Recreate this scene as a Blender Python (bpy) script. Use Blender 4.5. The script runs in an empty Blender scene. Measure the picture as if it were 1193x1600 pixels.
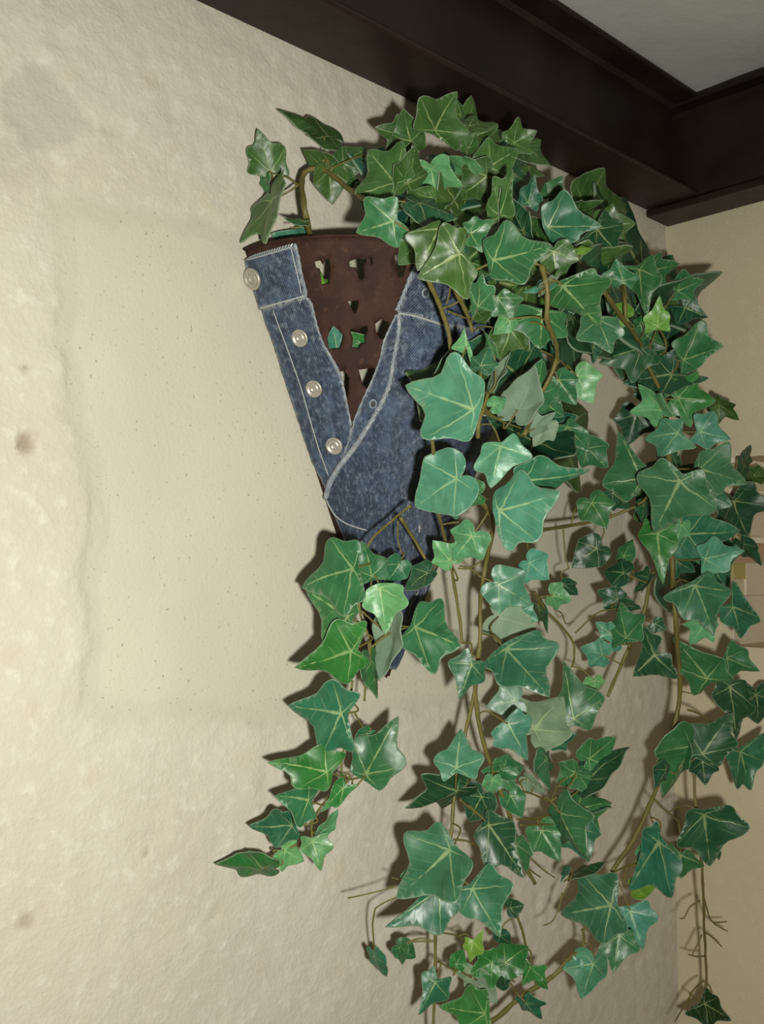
import bpy, math, random
import numpy as np
from mathutils import Vector, Matrix, noise
from mathutils.geometry import delaunay_2d_cdt

random.seed(7)
rng = np.random.default_rng(7)
scene = bpy.context.scene
COL = scene.collection

# ------------------------------------------------------------------ camera
W, H, FPX = 1193, 1600, 1555.6
CAM = Vector((-1.416, -0.81, 1.60))
YAW, PITCH = math.radians(45.9), math.radians(3.1)
FWD = Vector((math.cos(YAW)*math.cos(PITCH), math.sin(YAW)*math.cos(PITCH), math.sin(PITCH)))
RGT = Vector((math.sin(YAW), -math.cos(YAW), 0.0))
UPV = RGT.cross(FWD)
cd = bpy.data.cameras.new('camera'); cam = bpy.data.objects.new('camera', cd); COL.objects.link(cam)
cd.sensor_fit = 'VERTICAL'; cd.sensor_height = 36.0; cd.lens = 36.0*FPX/H
cd.clip_start = 0.01
cam.matrix_world = Matrix((( RGT.x, UPV.x, -FWD.x, CAM.x), (RGT.y, UPV.y, -FWD.y, CAM.y), (RGT.z, UPV.z, -FWD.z, CAM.z), (0, 0, 0, 1)))
scene.camera = cam

# ------------------------------------------------------------------ light: the camera's flash and the warm dim room
world = bpy.data.worlds.new('room_ambient'); scene.world = world; world.use_nodes = True
bg = world.node_tree.nodes['Background']
bg.inputs[0].default_value = (1.0, 0.60, 0.31, 1); bg.inputs[1].default_value = 0.054
fl = bpy.data.lights.new('flash', 'SPOT'); flash = bpy.data.objects.new('flash', fl); COL.objects.link(flash)
fl.energy = 45.0; fl.spot_size = math.radians(150); fl.spot_blend = 1.0; fl.color = (1.0, 0.985, 0.90); fl.shadow_soft_size = 0.014
flash.location = CAM + RGT*0.060 - UPV*0.052 - FWD*0.01
flash.rotation_euler = (FWD + UPV*.02).to_track_quat('-Z', 'Y').to_euler()
vs = scene.view_settings
vs.view_transform = 'Standard'; vs.look = 'None'; vs.exposure = 0.0; vs.gamma = 1.0; vs.use_curve_mapping = False

# ------------------------------------------------------------------ helpers
def ray(px, py):
    return (FWD + RGT*((px-596.5)/FPX) - UPV*((py-800.0)/FPX))
def on_y(px, py, d):                      # point of the pixel's ray at distance d from the left wall
    r = ray(px, py); t = (-d - CAM.y)/r.y
    return CAM + r*t
def on_x(px, py, x=0.0):
    r = ray(px, py); t = (x - CAM.x)/r.x
    return CAM + r*t
def tag(o, label=None, cat=None, group=None, kind=None):
    for k, v in (('label', label), ('category', cat), ('group', group), ('kind', kind)):
        if v: o[k] = v
    return o
def empty(name, loc):
    o = bpy.data.objects.new(name, None); COL.objects.link(o); o.location = loc; o.empty_display_size = 0.02
    return o
def mesh_obj(name, verts, faces, mat, parent=None, smooth=True):
    me = bpy.data.meshes.new(name)
    me.from_pydata([tuple(v) for v in verts], [], faces); me.update()
    if mat: me.materials.append(mat)
    if smooth: me.polygons.foreach_set('use_smooth', [True]*len(me.polygons))
    o = bpy.data.objects.new(name, me); COL.objects.link(o)
    if parent:
        o.parent = parent; o.matrix_parent_inverse = Matrix.Translation(-parent.location)
    return o
def box_geo(V, F, lo, hi):
    n = len(V)
    for z in (lo[2], hi[2]):
        V += [(lo[0], lo[1], z), (hi[0], lo[1], z), (hi[0], hi[1], z), (lo[0], hi[1], z)]
    F += [tuple(n+i for i in q) for q in ((3,2,1,0), (4,5,6,7), (0,1,5,4), (1,2,6,5), (2,3,7,6), (3,0,4,7))]
def tube_geo(V, F, pts, rad, seg=8):
    pts = [Vector(p) for p in pts]; n0 = len(V); N = len(pts)
    if not hasattr(rad, '__len__'): rad = [rad]*N
    ref = Vector((0.31, -0.8, 0.5)).normalized()
    for i, p in enumerate(pts):
        t = (pts[min(i+1, N-1)] - pts[max(i-1, 0)])
        t = t.normalized() if t.length > 1e-9 else Vector((0, 0, 1))
        a = t.cross(ref); a = a.normalized() if a.length > 1e-4 else t.orthogonal().normalized()
        b = t.cross(a); ref = b.cross(t) if False else ref
        for k in range(seg):
            g = 2*math.pi*k/seg
            V.append(tuple(p + (a*math.cos(g) + b*math.sin(g))*rad[i]))
    for i in range(N-1):
        for k in range(seg):
            k2 = (k+1) % seg
            F.append((n0+i*seg+k, n0+i*seg+k2, n0+(i+1)*seg+k2, n0+(i+1)*seg+k))
    F.append(tuple(n0+k for k in range(seg))[::-1]); F.append(tuple(n0+(N-1)*seg+k for k in range(seg)))
def smooth_path(P, per=6):
    P = [Vector(p) for p in P]; out = []
    for i in range(len(P)-1):
        p0 = P[max(i-1, 0)]; p1 = P[i]; p2 = P[i+1]; p3 = P[min(i+2, len(P)-1)]
        for k in range(per):
            t = k/per
            out.append(0.5*((2*p1) + (p2-p0)*t + (2*p0-5*p1+4*p2-p3)*t*t + (3*p1-p0-3*p2+p3)*t**3))
    out.append(P[-1]); return out
def inpoly(x, y, P):
    c = False; j = len(P)-1
    for i in range(len(P)):
        if (P[i][1] > y) != (P[j][1] > y) and x < (P[j][0]-P[i][0])*(y-P[i][1])/(P[j][1]-P[i][1]) + P[i][0]: c = not c
        j = i
    return c
def inpoly_np(x, y, P):
    c = np.zeros(x.shape, bool); j = len(P)-1
    for i in range(len(P)):
        yi, yj, xi, xj = P[i][1], P[j][1], P[i][0], P[j][0]
        if yi != yj: c ^= ((yi > y) != (yj > y)) & (x < (xj-xi)*(y-yi)/(yj-yi)+xi)
        j = i
    return c
def densify(P, step, closed=True):
    out = []; n = len(P)
    for i in range(n if closed else n-1):
        a, b = P[i], P[(i+1) % n]; L = math.hypot(b[0]-a[0], b[1]-a[1]); m = max(1, int(L/step))
        out += [(a[0]+(b[0]-a[0])*k/m, a[1]+(b[1]-a[1])*k/m) for k in range(m)]
    if not closed: out.append(P[-1])
    return out
_tab = rng.random((256, 256))
def vnoise(x, y):                          # smooth value noise on arrays
    xi = np.floor(x).astype(int); yi = np.floor(y).astype(int); fx = x-xi; fy = y-yi
    fx = fx*fx*(3-2*fx); fy = fy*fy*(3-2*fy)
    g = lambda a, b: _tab[a % 256, b % 256]
    return (g(xi, yi)*(1-fx)+g(xi+1, yi)*fx)*(1-fy) + (g(xi, yi+1)*(1-fx)+g(xi+1, yi+1)*fx)*fy
def fbm(x, y, o=4):
    s = 0; a = .5
    for k in range(o): s = s+a*(vnoise(x*2**k+k*17.3, y*2**k+k*9.1)-.5); a *= .5
    return s

# ------------------------------------------------------------------ materials
class NT:
    def __init__(self, name):
        self.m = bpy.data.materials.new(name); self.m.use_nodes = True
        self.t = self.m.node_tree; self.N = self.t.nodes; self.b = self.N['Principled BSDF']
    def n(self, kind, **kw):
        o = self.N.new(kind)
        for k, v in kw.items(): setattr(o, k, v)
        return o
    def put(self, sock, v):
        if hasattr(v, 'is_output') or isinstance(v, bpy.types.NodeSocket): self.t.links.new(v, sock)
        else: sock.default_value = v
    def math(self, op, a, b=0.0, c=None, clamp=False):
        o = self.n('ShaderNodeMath', operation=op, use_clamp=clamp); self.put(o.inputs[0], a); self.put(o.inputs[1], b)
        if c is not None: self.put(o.inputs[2], c)
        return o.outputs[0]
    def mix(self, f, a, b):
        o = self.n('ShaderNodeMix', data_type='RGBA'); self.put(o.inputs[0], f)
        for s, v in ((o.inputs[6], a), (o.inputs[7], b)):
            self.put(s, (*v, 1) if isinstance(v, tuple) and len(v) == 3 else v)
        return o.outputs[2]
    def noise(self, vec, scale, detail=3, rough=.55):
        o = self.n('ShaderNodeTexNoise'); self.put(o.inputs['Vector'], vec); o.inputs['Scale'].default_value = scale
        o.inputs['Detail'].default_value = detail; o.inputs['Roughness'].default_value = rough
        return o.outputs[0]
    def ramp(self, v, lo, hi):
        o = self.n('ShaderNodeMapRange'); o.interpolation_type = 'SMOOTHSTEP'; self.put(o.inputs[0], v)
        o.inputs[1].default_value = lo; o.inputs[2].default_value = hi
        return o.outputs[0]
    def coord(self, which='Object'): return self.n('ShaderNodeTexCoord').outputs[which]
    def attr(self, name, out='Fac'): return self.n('ShaderNodeAttribute', attribute_name=name).outputs[out]
    def bump(self, h, strength, dist):
        o = self.n('ShaderNodeBump'); self.put(o.inputs['Height'], h)
        o.inputs['Strength'].default_value = strength; o.inputs['Distance'].default_value = dist
        self.t.links.new(o.outputs[0], self.b.inputs['Normal'])
    def set(self, col=None, rough=None, metal=None, spec=None):
        for k, v in (('Base Color', col), ('Roughness', rough), ('Metallic', metal), ('Specular IOR Level', spec)):
            if v is None: continue
            self.put(self.b.inputs[k], (*v, 1) if isinstance(v, tuple) and len(v) == 3 else v)
        return self.m

def wall_material(name, use_mask, tint=(1, 1, 1)):
    q = NT(name); v = q.coord()
    big = q.ramp(q.noise(v, 5.0, 4), .3, .7); fine = q.noise(v, 60.0, 5, .65); grit = q.noise(v, 240.0, 3)
    T = lambda c: tuple(a*b for a, b in zip(c, tint))
    rough_c = q.mix(big, T((.60, .555, .455)), T((.64, .605, .50)))
    rough_c = q.mix(q.ramp(fine, .50, .72), rough_c, T((.70, .67, .565)))
    rough_c = q.mix(q.math('MULTIPLY', q.ramp(q.noise(v, 28.0, 4), .58, .72), .45), rough_c, T((.61, .53, .38)))
    sm = q.mix(big, T((.585, .565, .45)), T((.64, .61, .485)))
    spk = q.math('MULTIPLY', q.ramp(q.noise(v, 260.0, 1), .69, .76), .60)
    sm = q.mix(spk, sm, T((.24, .22, .18)))
    if use_mask:
        m = q.attr('smooth_mask'); c = q.mix(m, rough_c, sm)
        c = q.mix(q.math('MULTIPLY', q.attr('stain'), .55), c, (.40, .37, .31))
        c = q.mix(q.attr('chip'), c, (.27, .20, .13))
        hgt = q.math('ADD', q.math('MULTIPLY', fine, q.math('SUBTRACT', 1.15, m)), q.math('MULTIPLY', grit, .35))
    else:
        c = q.mix(.5, rough_c, sm); hgt = q.math('ADD', q.math('MULTIPLY', fine, .4), q.math('MULTIPLY', grit, .35))
    q.bump(hgt, .34, .004)
    return q.set(c, .93, spec=.15)
M = {}
M['wall'] = wall_material('old_plaster', True)
M['wall2'] = wall_material('side_plaster', False, (1.0, .93, .82))
q = NT('ceiling_plaster'); v = q.coord(); q.bump(q.noise(v, 25, 4), .4, .004)
M['ceil'] = q.set(q.mix(q.noise(v, 6, 4), (.50, .50, .46), (.60, .60, .56)), .9)
q = NT('painted_steel'); v = q.coord(); q.bump(q.noise(v, 90, 3), .15, .002)
M['steel'] = q.set(q.mix(q.ramp(q.noise(v, 9, 5), .35, .7), (.013, .0075, .0055), (.025, .0135, .0095)), q.math('ADD', q.math('MULTIPLY', q.noise(v, 30, 3), .25), .33), spec=.35)
q = NT('rusty_sheet'); v = q.coord(); n1 = q.noise(v, 38, 6, .65); q.bump(q.noise(v, 300, 3), .25, .001)
c = q.mix(q.ramp(n1, .35, .65), (.030, .013, .009), (.055, .023, .014)); c = q.mix(q.ramp(q.noise(v, 130, 4), .58, .75), c, (.075, .033, .018))
M['rust'] = q.set(c, .72, metal=.15, spec=.3)
def denim(name, dark, mid, pale):
    q = NT(name); v = q.attr('cloth', 'Vector')
    wv = q.n('ShaderNodeTexWave'); wv.inputs['Scale'].default_value = 190; wv.inputs['Distortion'].default_value = 1.2; wv.inputs['Detail'].default_value = 1
    wv.bands_direction = 'DIAGONAL'; q.put(wv.inputs['Vector'], v)
    tw = wv.outputs['Fac']
    fade = q.ramp(q.noise(v, 48, 5, .7), .40, .60); fleck = q.ramp(q.noise(v, 150, 3, .7), .45, .72)
    c = q.mix(fade, dark, mid)
    c = q.mix(q.math('MULTIPLY', q.ramp(q.noise(v, 13, 3), .42, .60), .75), c, dark)
    c = q.mix(q.math('MULTIPLY', fleck, .55), c, pale)
    c = q.mix(q.math('MULTIPLY', q.ramp(q.noise(v, 85, 2, .5), .60, .70), .5), c, pale)
    c = q.mix(q.math('MULTIPLY', tw, .22), c, pale)
    c = q.mix(q.math('MULTIPLY', q.attr('worn'), .85), c, (.42, .45, .44))
    q.bump(q.math('ADD', tw, q.math('MULTIPLY', q.noise(v, 75, 4), 2.6)), .6, .0014)
    r = q.math('SUBTRACT', .62, q.math('MULTIPLY', q.ramp(q.noise(v, 60, 3), .50, .64), .42))
    return q.set(c, r, spec=.45)
M['denim'] = denim('denim', (.008, .019, .050), (.046, .082, .150), (.20, .25, .31))
M['denim_edge'] = denim('denim_edge', (.16, .20, .25), (.27, .31, .34), (.50, .52, .50))
q = NT('stitch_thread'); M['thread'] = q.set((.40, .42, .40), .8)
q = NT('nickel_button'); v = q.coord(); M['button'] = q.set(q.mix(q.noise(v, 400, 3), (.40, .37, .32), (.56, .52, .46)), .46, metal=.6)
q = NT('dark_eyelet'); M['eyelet'] = q.set((.02, .022, .03), .6)

# ivy leaf: upper side and underside; object colour is the leaf's green, the teal one with flash haze painted in
def leaf_material(name, under):
    q = NT(name); uv = q.n('ShaderNodeUVMap', uv_map='leaf').outputs[0]
    sp = q.n('ShaderNodeSeparateXYZ'); q.put(sp.inputs[0], uv)
    x = q.math('ABSOLUTE', q.math('SUBTRACT', q.math('MULTIPLY', sp.outputs[0], 4.0), 2.0)); y = q.math('SUBTRACT', q.math('MULTIPLY', sp.outputs[1], 4.0), 2.0)
    oi = q.n('ShaderNodeObjectInfo'); base = oi.outputs['Color']; rnd = oi.outputs['Random']
    rad = q.math('SQRT', q.math('ADD', q.math('MULTIPLY', x, x), q.math('MULTIPLY', y, y)))
    off = q.n('ShaderNodeCombineXYZ'); q.put(off.inputs[2], q.math('MULTIPLY', rnd, 37.0))
    va = q.n('ShaderNodeVectorMath', operation='ADD'); q.put(va.inputs[0], uv); q.put(va.inputs[1], off.outputs[0]); nv = va.outputs[0]
    wob = q.math('MULTIPLY', q.math('SUBTRACT', q.noise(nv, 22, 2), .5), .05)
    veins = None
    for ang, w0, w1 in ((0, .030, .95), (54, .024, .66), (124, .017, .36)):
        s, c = math.sin(math.radians(ang)), math.cos(math.radians(ang))
        perp = q.math('ABSOLUTE', q.math('ADD', q.math('SUBTRACT', q.math('MULTIPLY', x, c), q.math('MULTIPLY', y, s)), wob))
        along = q.math('ADD', q.math('MULTIPLY', x, s), q.math('MULTIPLY', y, c))
        wid = q.math('MAXIMUM', q.math('MULTIPLY', q.math('SUBTRACT', 1.0, q.math('DIVIDE', along, w1)), w0), .0006)
        f = q.math('SUBTRACT', 1.0, q.math('DIVIDE', perp, wid), clamp=True)
        f = q.math('MULTIPLY', q.math('POWER', f, .55), q.math('GREATER_THAN', along, -.012))
        f = q.math('MULTIPLY', f, q.math('LESS_THAN', along, w1))
        veins = f if veins is None else q.math('MAXIMUM', veins, f)
    # side veins as slanted thin lines
    fr = q.math('FRACT', q.math('ADD', q.math('MULTIPLY', q.math('SUBTRACT', y, q.math('MULTIPLY', x, .9)), 5.5), q.math('MULTIPLY', wob, 8)))
    side = q.math('MULTIPLY', q.math('SUBTRACT', 1.0, q.math('MULTIPLY', q.math('ABSOLUTE', q.math('SUBTRACT', fr, .5)), 11.0), clamp=True), .30)
    side = q.math('MULTIPLY', side, q.ramp(q.noise(nv, 14, 2), .42, .62))
    vein = q.math('MAXIMUM', q.math('MULTIPLY', veins, q.math('ADD', q.math('MULTIPLY', q.noise(nv, 9, 2), .9), .40), clamp=True), side)
    mott = q.ramp(q.noise(nv, 13, 4, .6), .3, .7)
    dk = q.n('ShaderNodeMix', data_type='RGBA', blend_type='MULTIPLY'); dk.inputs[0].default_value = 1; q.put(dk.inputs[6], base); dk.inputs[7].default_value = (.62, .70, .66, 1)
    c = q.mix(mott, dk.outputs[2], base)
    pale = q.mix(.42, base, (.66, .78, .33)) if not under else q.mix(.3, base, (.6, .65, .4))
    if under: c = q.mix(.55, c, (.20, .27, .19))
    c = q.mix(q.math('MULTIPLY', vein, .88 if not under else .5), c, pale)
    c = q.mix(q.math('MULTIPLY', q.math('POWER', q.attr('edge'), 1.3), .55), c, (.32, .40, .27))
    q.bump(q.math('ADD', q.math('MULTIPLY', vein, -.4), q.noise(nv, 11, 2)), .22, .0030)
    return q.set(c, q.math('ADD', q.math('MULTIPLY', q.noise(nv, 8, 3), .22), .27) if not under else .6, spec=.42 if not under else .2)
M['leaf_top'] = leaf_material('ivy_leaf_upper', False)
M['leaf_under'] = leaf_material('ivy_leaf_underside', True)
q = NT('ivy_stem'); v = q.coord()
M['stem'] = q.set(q.mix(q.noise(v, 40, 4), (.085, .072, .018), (.20, .17, .040)), .55)
q = NT('niche_pale'); v = q.coord(); M['niche_pale'] = q.set(q.mix(q.noise(v, 30, 4), (.60, .52, .41), (.68, .60, .48)), .9)
q = NT('niche_wood'); v = q.coord(); M['niche_wood'] = q.set(q.mix(q.noise(v, 30, 4), (.26, .18, .11), (.34, .25, .16)), .8)
q = NT('niche_brick'); v = q.coord(); M['niche_brick'] = q.set(q.mix(q.noise(v, 30, 4), (.45, .27, .18), (.50, .34, .22)), .9)
q = NT('niche_olive'); v = q.coord(); M['niche_olive'] = q.set(q.mix(q.noise(v, 30, 4), (.36, .31, .08), (.46, .40, .16)), .9)
q = NT('white_strip'); v = q.coord(); M['white'] = q.set(q.mix(q.noise(v, 30, 4), (.78, .72, .58), (.84, .79, .66)), .7)

# ------------------------------------------------------------------ left wall: plaster with a smooth patch between rough stonework
def wallxz(px, py): p = on_y(px, py, 0); return (p.x, p.z)
PI_ = math.pi
SMOOTH = [wallxz(*p) for p in ((62,300),(85,345),(95,420),(92,560),(112,680),(134,760),(135,870),(120,905),(134,960),(118,1080),(122,1130),(300,1130),(450,1128),(620,1118),(760,1105),(960,1090),(1000,480),(850,420),(560,395),(400,372),(330,345),(250,318),(160,314))]
xs = np.concatenate([np.linspace(-2.6, -1.26, 24), np.arange(-1.25, 0.0005, .0042)]); xs[-1] = 0
zs = np.concatenate([np.linspace(0.0, .72, 16), np.arange(.73, 2.165, .0042), np.linspace(2.18, 2.40, 6)])
X, Z = np.meshgrid(xs, zs)
wx = X + .022*fbm(X*30, Z*30, 4); wz = Z + .022*fbm(X*30+50, Z*30+20, 4)
mask = np.zeros(X.shape)
for dx, dz in ((0,0),(.006,0),(-.006,0),(0,.006),(0,-.006),(.013,0),(-.013,0),(0,.013),(0,-.013)): mask += inpoly_np(wx+dx, wz+dz, SMOOTH)
mask /= 9
rough_h = .0050*fbm(X*10, Z*10, 3) + .0020*fbm(X*60, Z*60, 4)
pits = np.clip(vnoise(X*34+7, Z*34+3)-.80, 0, 1)*.012
hgt = (1-mask)*(rough_h+.0017-pits*.6) + mask*(.0012*fbm(X*20, Z*20, 4)-.0005)
def spot(px, py, rp, soft=.25, wob=.0):
    cx, cz = wallxz(px, py); r = rp/FPX*(on_y(px, py, 0)-CAM).length
    d = np.hypot(X-cx, (Z-cz)) + wob*r*fbm(X*60, Z*60, 3)
    return np.clip((r*(1+soft)-d)/(2*soft*r), 0, 1)
band = np.zeros(X.shape)
for k in range(10):
    a_ = k*PI_/5; band += inpoly_np(wx+.022*math.cos(a_), wz+.022*math.sin(a_), SMOOTH)
band /= 10
stain = .35*np.clip(4*band*(1-band), 0, 1)*mask + spot(62, 168, 54, .12, .8)*.65 + spot(15, 250, 40, .5, .9)*.4
chip = np.clip(.7*spot(38, 684, 11, .6, 4.0) + .5*spot(42, 1439, 9, .5, 2.2) + .55*spot(226, 1332, 4, .4, 1) + .6*spot(36, 575, 6, .6, 3), 0, 1)
hgt = hgt - .0035*chip - .0010*stain
nx, nz = len(xs), len(zs)
V = [(float(a), -float(h), float(b)) for a, b, h in zip(X.ravel(), Z.ravel(), hgt.ravel())]
F = [(j*nx+i, j*nx+i+1, (j+1)*nx+i+1, (j+1)*nx+i) for j in range(nz-1) for i in range(nx-1)]
n0 = len(V); V += [(-2.6, .1, 0), (0, .1, 0), (0, .1, 2.4), (-2.6, .1, 2.4)]
F += [(n0+3, n0+2, n0+1, n0), (0, (nz-1)*nx, n0+3, n0), (nx-1, n0+1, n0+2, nz*nx-1), (0, n0, n0+1, nx-1), ((nz-1)*nx, nz*nx-1, n0+2, n0+3)]
wl = mesh_obj('wall_left', V, F, M['wall'])
for nm, arr in (('smooth_mask', mask), ('stain', stain), ('chip', chip)):
    at = wl.data.attributes.new(nm, 'FLOAT', 'POINT'); at.data.foreach_set('value', np.concatenate([arr.ravel(), np.zeros(4)]).astype(np.float32))
tag(wl, 'cream old plaster wall with a smooth patch between rough stonework', kind='structure')

# ------------------------------------------------------------------ right wall with the start of a niche at the frame's edge
pn = on_x(1138, 716); YN, ZN = pn.y, pn.z
ZB = on_x(1150, 1010).z
V, F = [], []
box_geo(V, F, (0, YN, 0), (.12, .1, 2.4))
box_geo(V, F, (0, -2.4, ZN), (.12, YN, 2.4))
box_geo(V, F, (0, -2.4, 0), (.12, YN, ZB))
box_geo(V, F, (.12, -2.4, 0), (.24, .1, 2.4))
wr = tag(mesh_obj('wall_right', V, F, M['wall2'], smooth=False), 'dim beige plaster wall meeting the left wall in the corner', kind='structure')
# coloured blocks and strips set on the niche's cheek (all part of the niche lining)
def cheek(name, mat, py0, py1, px0=1138, px1=1400, proud=.006):
    # on plane y = YN, extents from pixels; proud of the cheek
    def P(px, py):
        r = ray(px, py); t = (YN - CAM.y)/r.y; return CAM + r*t
    a = P(px0, py0); b = P(px0, py1); x1 = min(P(px1, py0).x, .119)
    V, F = [], []; box_geo(V, F, (max(a.x, .0005), YN-proud, b.z), (x1, YN-.0002, a.z))
    o = mesh_obj(name, V, F, mat, wr, smooth=False); return o
cheek('white_strip', M['white'], 715, 723, 1138, proud=.008)
cheek('ledge', M['niche_wood'], 770, 782, 1138, proud=.012)
cheek('white_strip', M['white'], 763, 770, 1138, proud=.012)
cheek('panel', M['niche_pale'], 783, 836, 1160, 1186, proud=.003)
cheek('white_strip', M['white'], 838, 847, 1138, 1188, proud=.005)
cheek('brick', M['niche_brick'], 848, 878, 1138, proud=.003)
cheek('brick', M['niche_olive'], 880, 905, 1141, 1160, proud=.004)
cheek('brick', M['niche_pale'], 880, 930, 1161, proud=.004)
cheek('brick', M['niche_pale'], 932, 1008, 1138, proud=.003)

# ------------------------------------------------------------------ ceiling and steel beams
ZBM, ZCE = 2.150, 2.312
V, F = [], []
n = 60
for i in range(n+1):                                      # rough plaster edge where it meets the steel
    for j, x in enumerate(np.linspace(-2.6, -.058, n+1)):
        y = -2.4 + (2.4-.080)*i/n
        V.append((float(x)+.006*float(noise.noise(Vector((x*20, y*20, 1)))), y+.006*float(noise.noise(Vector((x*20, y*20, 5)))), ZCE+.003*float(noise.noise(Vector((x*9, y*9, 0))))))
F = [(a*(n+1)+b, (a+1)*(n+1)+b, (a+1)*(n+1)+b+1, a*(n+1)+b+1) for a in range(n) for b in range(n)]
n0 = len(V); box_geo(V, F, (-2.6, -2.4, ZCE+.012), (0.2, .1, ZCE+.06))
tag(mesh_obj('ceiling', V, F, M['ceil']), 'pale grey plaster ceiling above the steel beams', kind='structure')
def ibeam(name, w, h, tf, tw, length, mat, lip):
    # profile in (u across, v up), extruded along +s ; rounded outer corners
    b = .0025
    prof = [(0,b),(b,0),(w-b,0),(w,b),(w,tf-b),(w-b,tf),(w/2+tw/2+.006,tf+.001),(w/2+tw/2,tf+.007),(w/2+tw/2,h-tf-.007),(w/2+tw/2+.006,h-tf-.001),(w-b,h-tf),(w,h-tf+b),(w,h-b),(w-b,h),(b,h),(0,h-b),(0,h-tf+b),(b,h-tf),(w/2-tw/2-.006,h-tf-.001),(w/2-tw/2,h-tf-.007),(w/2-tw/2,tf+.007),(w/2-tw/2-.006,tf+.001),(b,tf),(0,tf-b)]
    return prof
def extrude(name, prof, f0, f1, mat):
    n = len(prof); V = [f0(u, v) for u, v in prof] + [f1(u, v) for u, v in prof]
    F = [(i, (i+1) % n, n+(i+1) % n, n+i) for i in range(n)] + [tuple(range(n))[::-1], tuple(range(n, 2*n))]
    o = mesh_obj(name, V, F, mat, smooth=False)
    return o
p1 = ibeam('a', .089, ZCE-ZBM-.003, .008, .006, 1, None, 0)
b1 = extrude('steel_beam', p1, lambda u, v: (-2.6, -.006-u, ZBM+v), lambda u, v: (-.069, -.006-u, ZBM+v), M['steel'])
tag(b1, 'dark brown steel beam running along the left wall above the ivy', 'beam', 'steel beams under the ceiling')
p2 = ibeam('b', .066, ZCE-ZBM+.007, .011, .006, 1, None, 0)
b2 = extrude('steel_beam', p2, lambda u, v: (-.001-u, -2.4, ZBM-.010+v), lambda u, v: (-.001-u, -.0065, ZBM-.010+v), M['steel'])
tag(b2, 'short dark steel beam on the right wall meeting the other in the corner', 'beam', 'steel beams under the ceiling')

# ------------------------------------------------------------------ planter: half cone of rusty sheet steel on the wall
apex = on_y(601, 1062, 0.004); XT, ZT = apex.x, apex.z
rimL = on_y(377, 391, 0.004); HC = rimL.z - ZT; RC = XT - rimL.x; DC = RC*.82
Y0 = -.006
def cone(phi, s, off=0.0):
    # phi 0 = right end on the wall, pi = left end; s 0 = tip, 1 = rim; off = along the outward normal
    r = Vector((RC*math.cos(phi)*s, -DC*math.sin(phi)*s, HC*s))
    n = Vector((math.cos(phi)/RC, -math.sin(phi)/DC, -1/HC)).normalized()
    return Vector((XT, Y0, ZT)) + r + n*off
def cone_hit(px, py):
    """pixel -> (phi, s) on the cone, nearest hit; None when it misses"""
    r = ray(px, py); o = CAM - Vector((XT, Y0, ZT))
    A = (r.x/RC)**2+(r.y/DC)**2-(r.z/HC)**2; B = 2*(o.x*r.x/RC**2+o.y*r.y/DC**2-o.z*r.z/HC**2); C = (o.x/RC)**2+(o.y/DC)**2-(o.z/HC)**2
    D = B*B-4*A*C
    if D < 0: return None
    for t in sorted(((-B-math.sqrt(D))/(2*A), (-B+math.sqrt(D))/(2*A))):
        p = o+r*t; s = p.z/HC
        if t > 0 and s > 0 and p.y < .02: return (math.atan2(-p.y/DC, p.x/RC), s, t)
    return None
def uv_of(px, py):
    h = cone_hit(px, py)
    if h is None:                                          # just outside the left edge: slide right until it hits
        for k in range(1, 60):
            h = cone_hit(px+k, py)
            if h: break
    phi, s, _ = h
    if phi < 0: phi = math.pi
    return (min(phi, math.pi)*.19, s*.46)
def cmap(u, v, off): return cone(u/.19, v/.46, off)
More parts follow.
